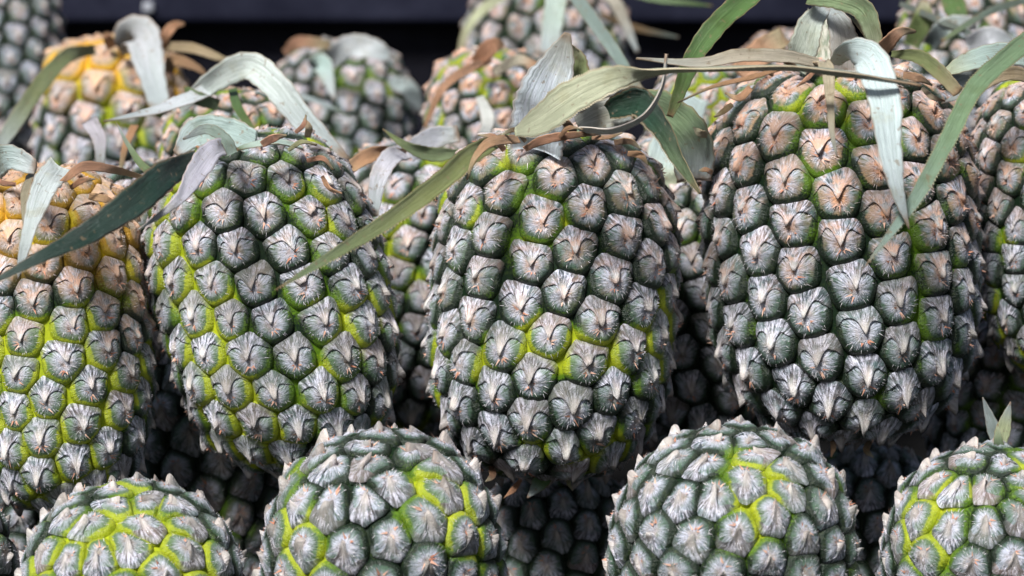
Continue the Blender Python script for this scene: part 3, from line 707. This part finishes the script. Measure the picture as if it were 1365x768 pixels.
leaf(*Qq, [(925, 130, 1.52, 0, .7), (905, 170, 1.49, 0, 1), (885, 225, 1.47, 0, .9), (905, 252, 1.47, 0, .5)], 62, 'silver', 'pale')
leaf(*Qq, [(860, 262, 1.50, 20, .8), (900, 240, 1.49, 20, 1), (940, 232, 1.49, 20, .6)], 34, 'silver', 'blue')
leaf(*Qq, [(985, 100, 1.52, 0, .9), (1012, 72, 1.53, 0, 1), (1045, 48, 1.54, 0, .7)], 40, 'dry', 'tan')
e, b, top, ax = back('blurred pineapple crossed by thin leaves in the top right corner of photo', 1290, 105, 100, 260, 1.72, 208, lime=.3, warm_top=.6)
Rr = (e, b)
leaf(*Rr, [(1200, 5, 1.60, 0, .8), (1255, 28, 1.58, 0, 1), (1325, 58, 1.57, 0, .5)], 10, 'greyg', 'greyg')
leaf(*Rr, [(1390, -5, 1.60, 0, .8), (1320, 15, 1.58, 0, 1), (1255, 55, 1.57, 0, .5)], 11, 'greyg', 'mid')
leaf(*Rr, [(1262, -20, 1.62, 0, .8), (1275, 15, 1.60, 0, 1), (1290, 45, 1.60, 0, .3)], 32, 'green', 'mid')
leaf(*Rr, [(1215, 60, 1.60, 0, .8), (1230, 25, 1.59, 0, 1), (1232, 0, 1.59, 0, .3)], 30, 'olive', 'cream')
leaf(*Rr, [(1290, 60, 1.58, 0, .8), (1320, 48, 1.56, 0, 1), (1350, 62, 1.56, 0, .7)], 30, 'white', 'silver')
leaf(*Rr, [(1240, 60, 1.60, 0, .8), (1262, 35, 1.58, 0, 1), (1300, 30, 1.58, 0, .7)], 28, 'silver', 'white')
e, b, top, ax = back('blurred pineapple deep behind the top leaves of the biggest one', 1060, 145, 85, 200, 1.90, 209, lime=.2, warm_top=.8)
leaf(e, b, [(820, -12, 1.75, 0, .6), (880, 0, 1.74, 0, 1), (950, 8, 1.74, 0, .3)], 10, 'mid', 'green')

# ------------------------------------------------------------------ setting
def box(name, lo, hi, mat, parent=None, bev=.002):
    V = np.array([(x, y, z) for z in (lo[2], hi[2]) for y in (lo[1], hi[1]) for x in (lo[0], hi[0])])
    F = [(0, 2, 3, 1), (4, 5, 7, 6), (0, 1, 5, 4), (2, 6, 7, 3), (0, 4, 6, 2), (1, 3, 7, 5)]
    o = mesh_np(name, V, F, [mat], smooth=False)
    md = o.modifiers.new('bevel', 'BEVEL'); md.width = bev; md.segments = 3
    return link(o, parent)
g = box('ground', (-6, -6, .50), (6, 8, .562), M_GROUND); g['kind'] = 'structure'
wl = bpy.data.objects.new('crate_wall', None); link(wl)
wl['label'] = 'black plastic crate wall with a grey rim behind the heap of pineapples'; wl['category'] = 'crate wall'
WY = P(0, 0, 2.15).y
zr = P(0, 30, 2.15).z
wl.location = (0, WY, .563)
box('panel', (-.9, 0, 0), (.9, .03, zr-.563), M_PANEL, wl)
box('rim', (-.9, -.025, zr-.563), (.9, .05, zr-.563+.045), M_RIM, wl, .006)
r = P(197, 10, 2.12)
box('rivet', (r.x-.004, -.031, r.z-.563-.004), (r.x+.004, -.0255, r.z-.563+.004), M_RIVET, wl, .002)
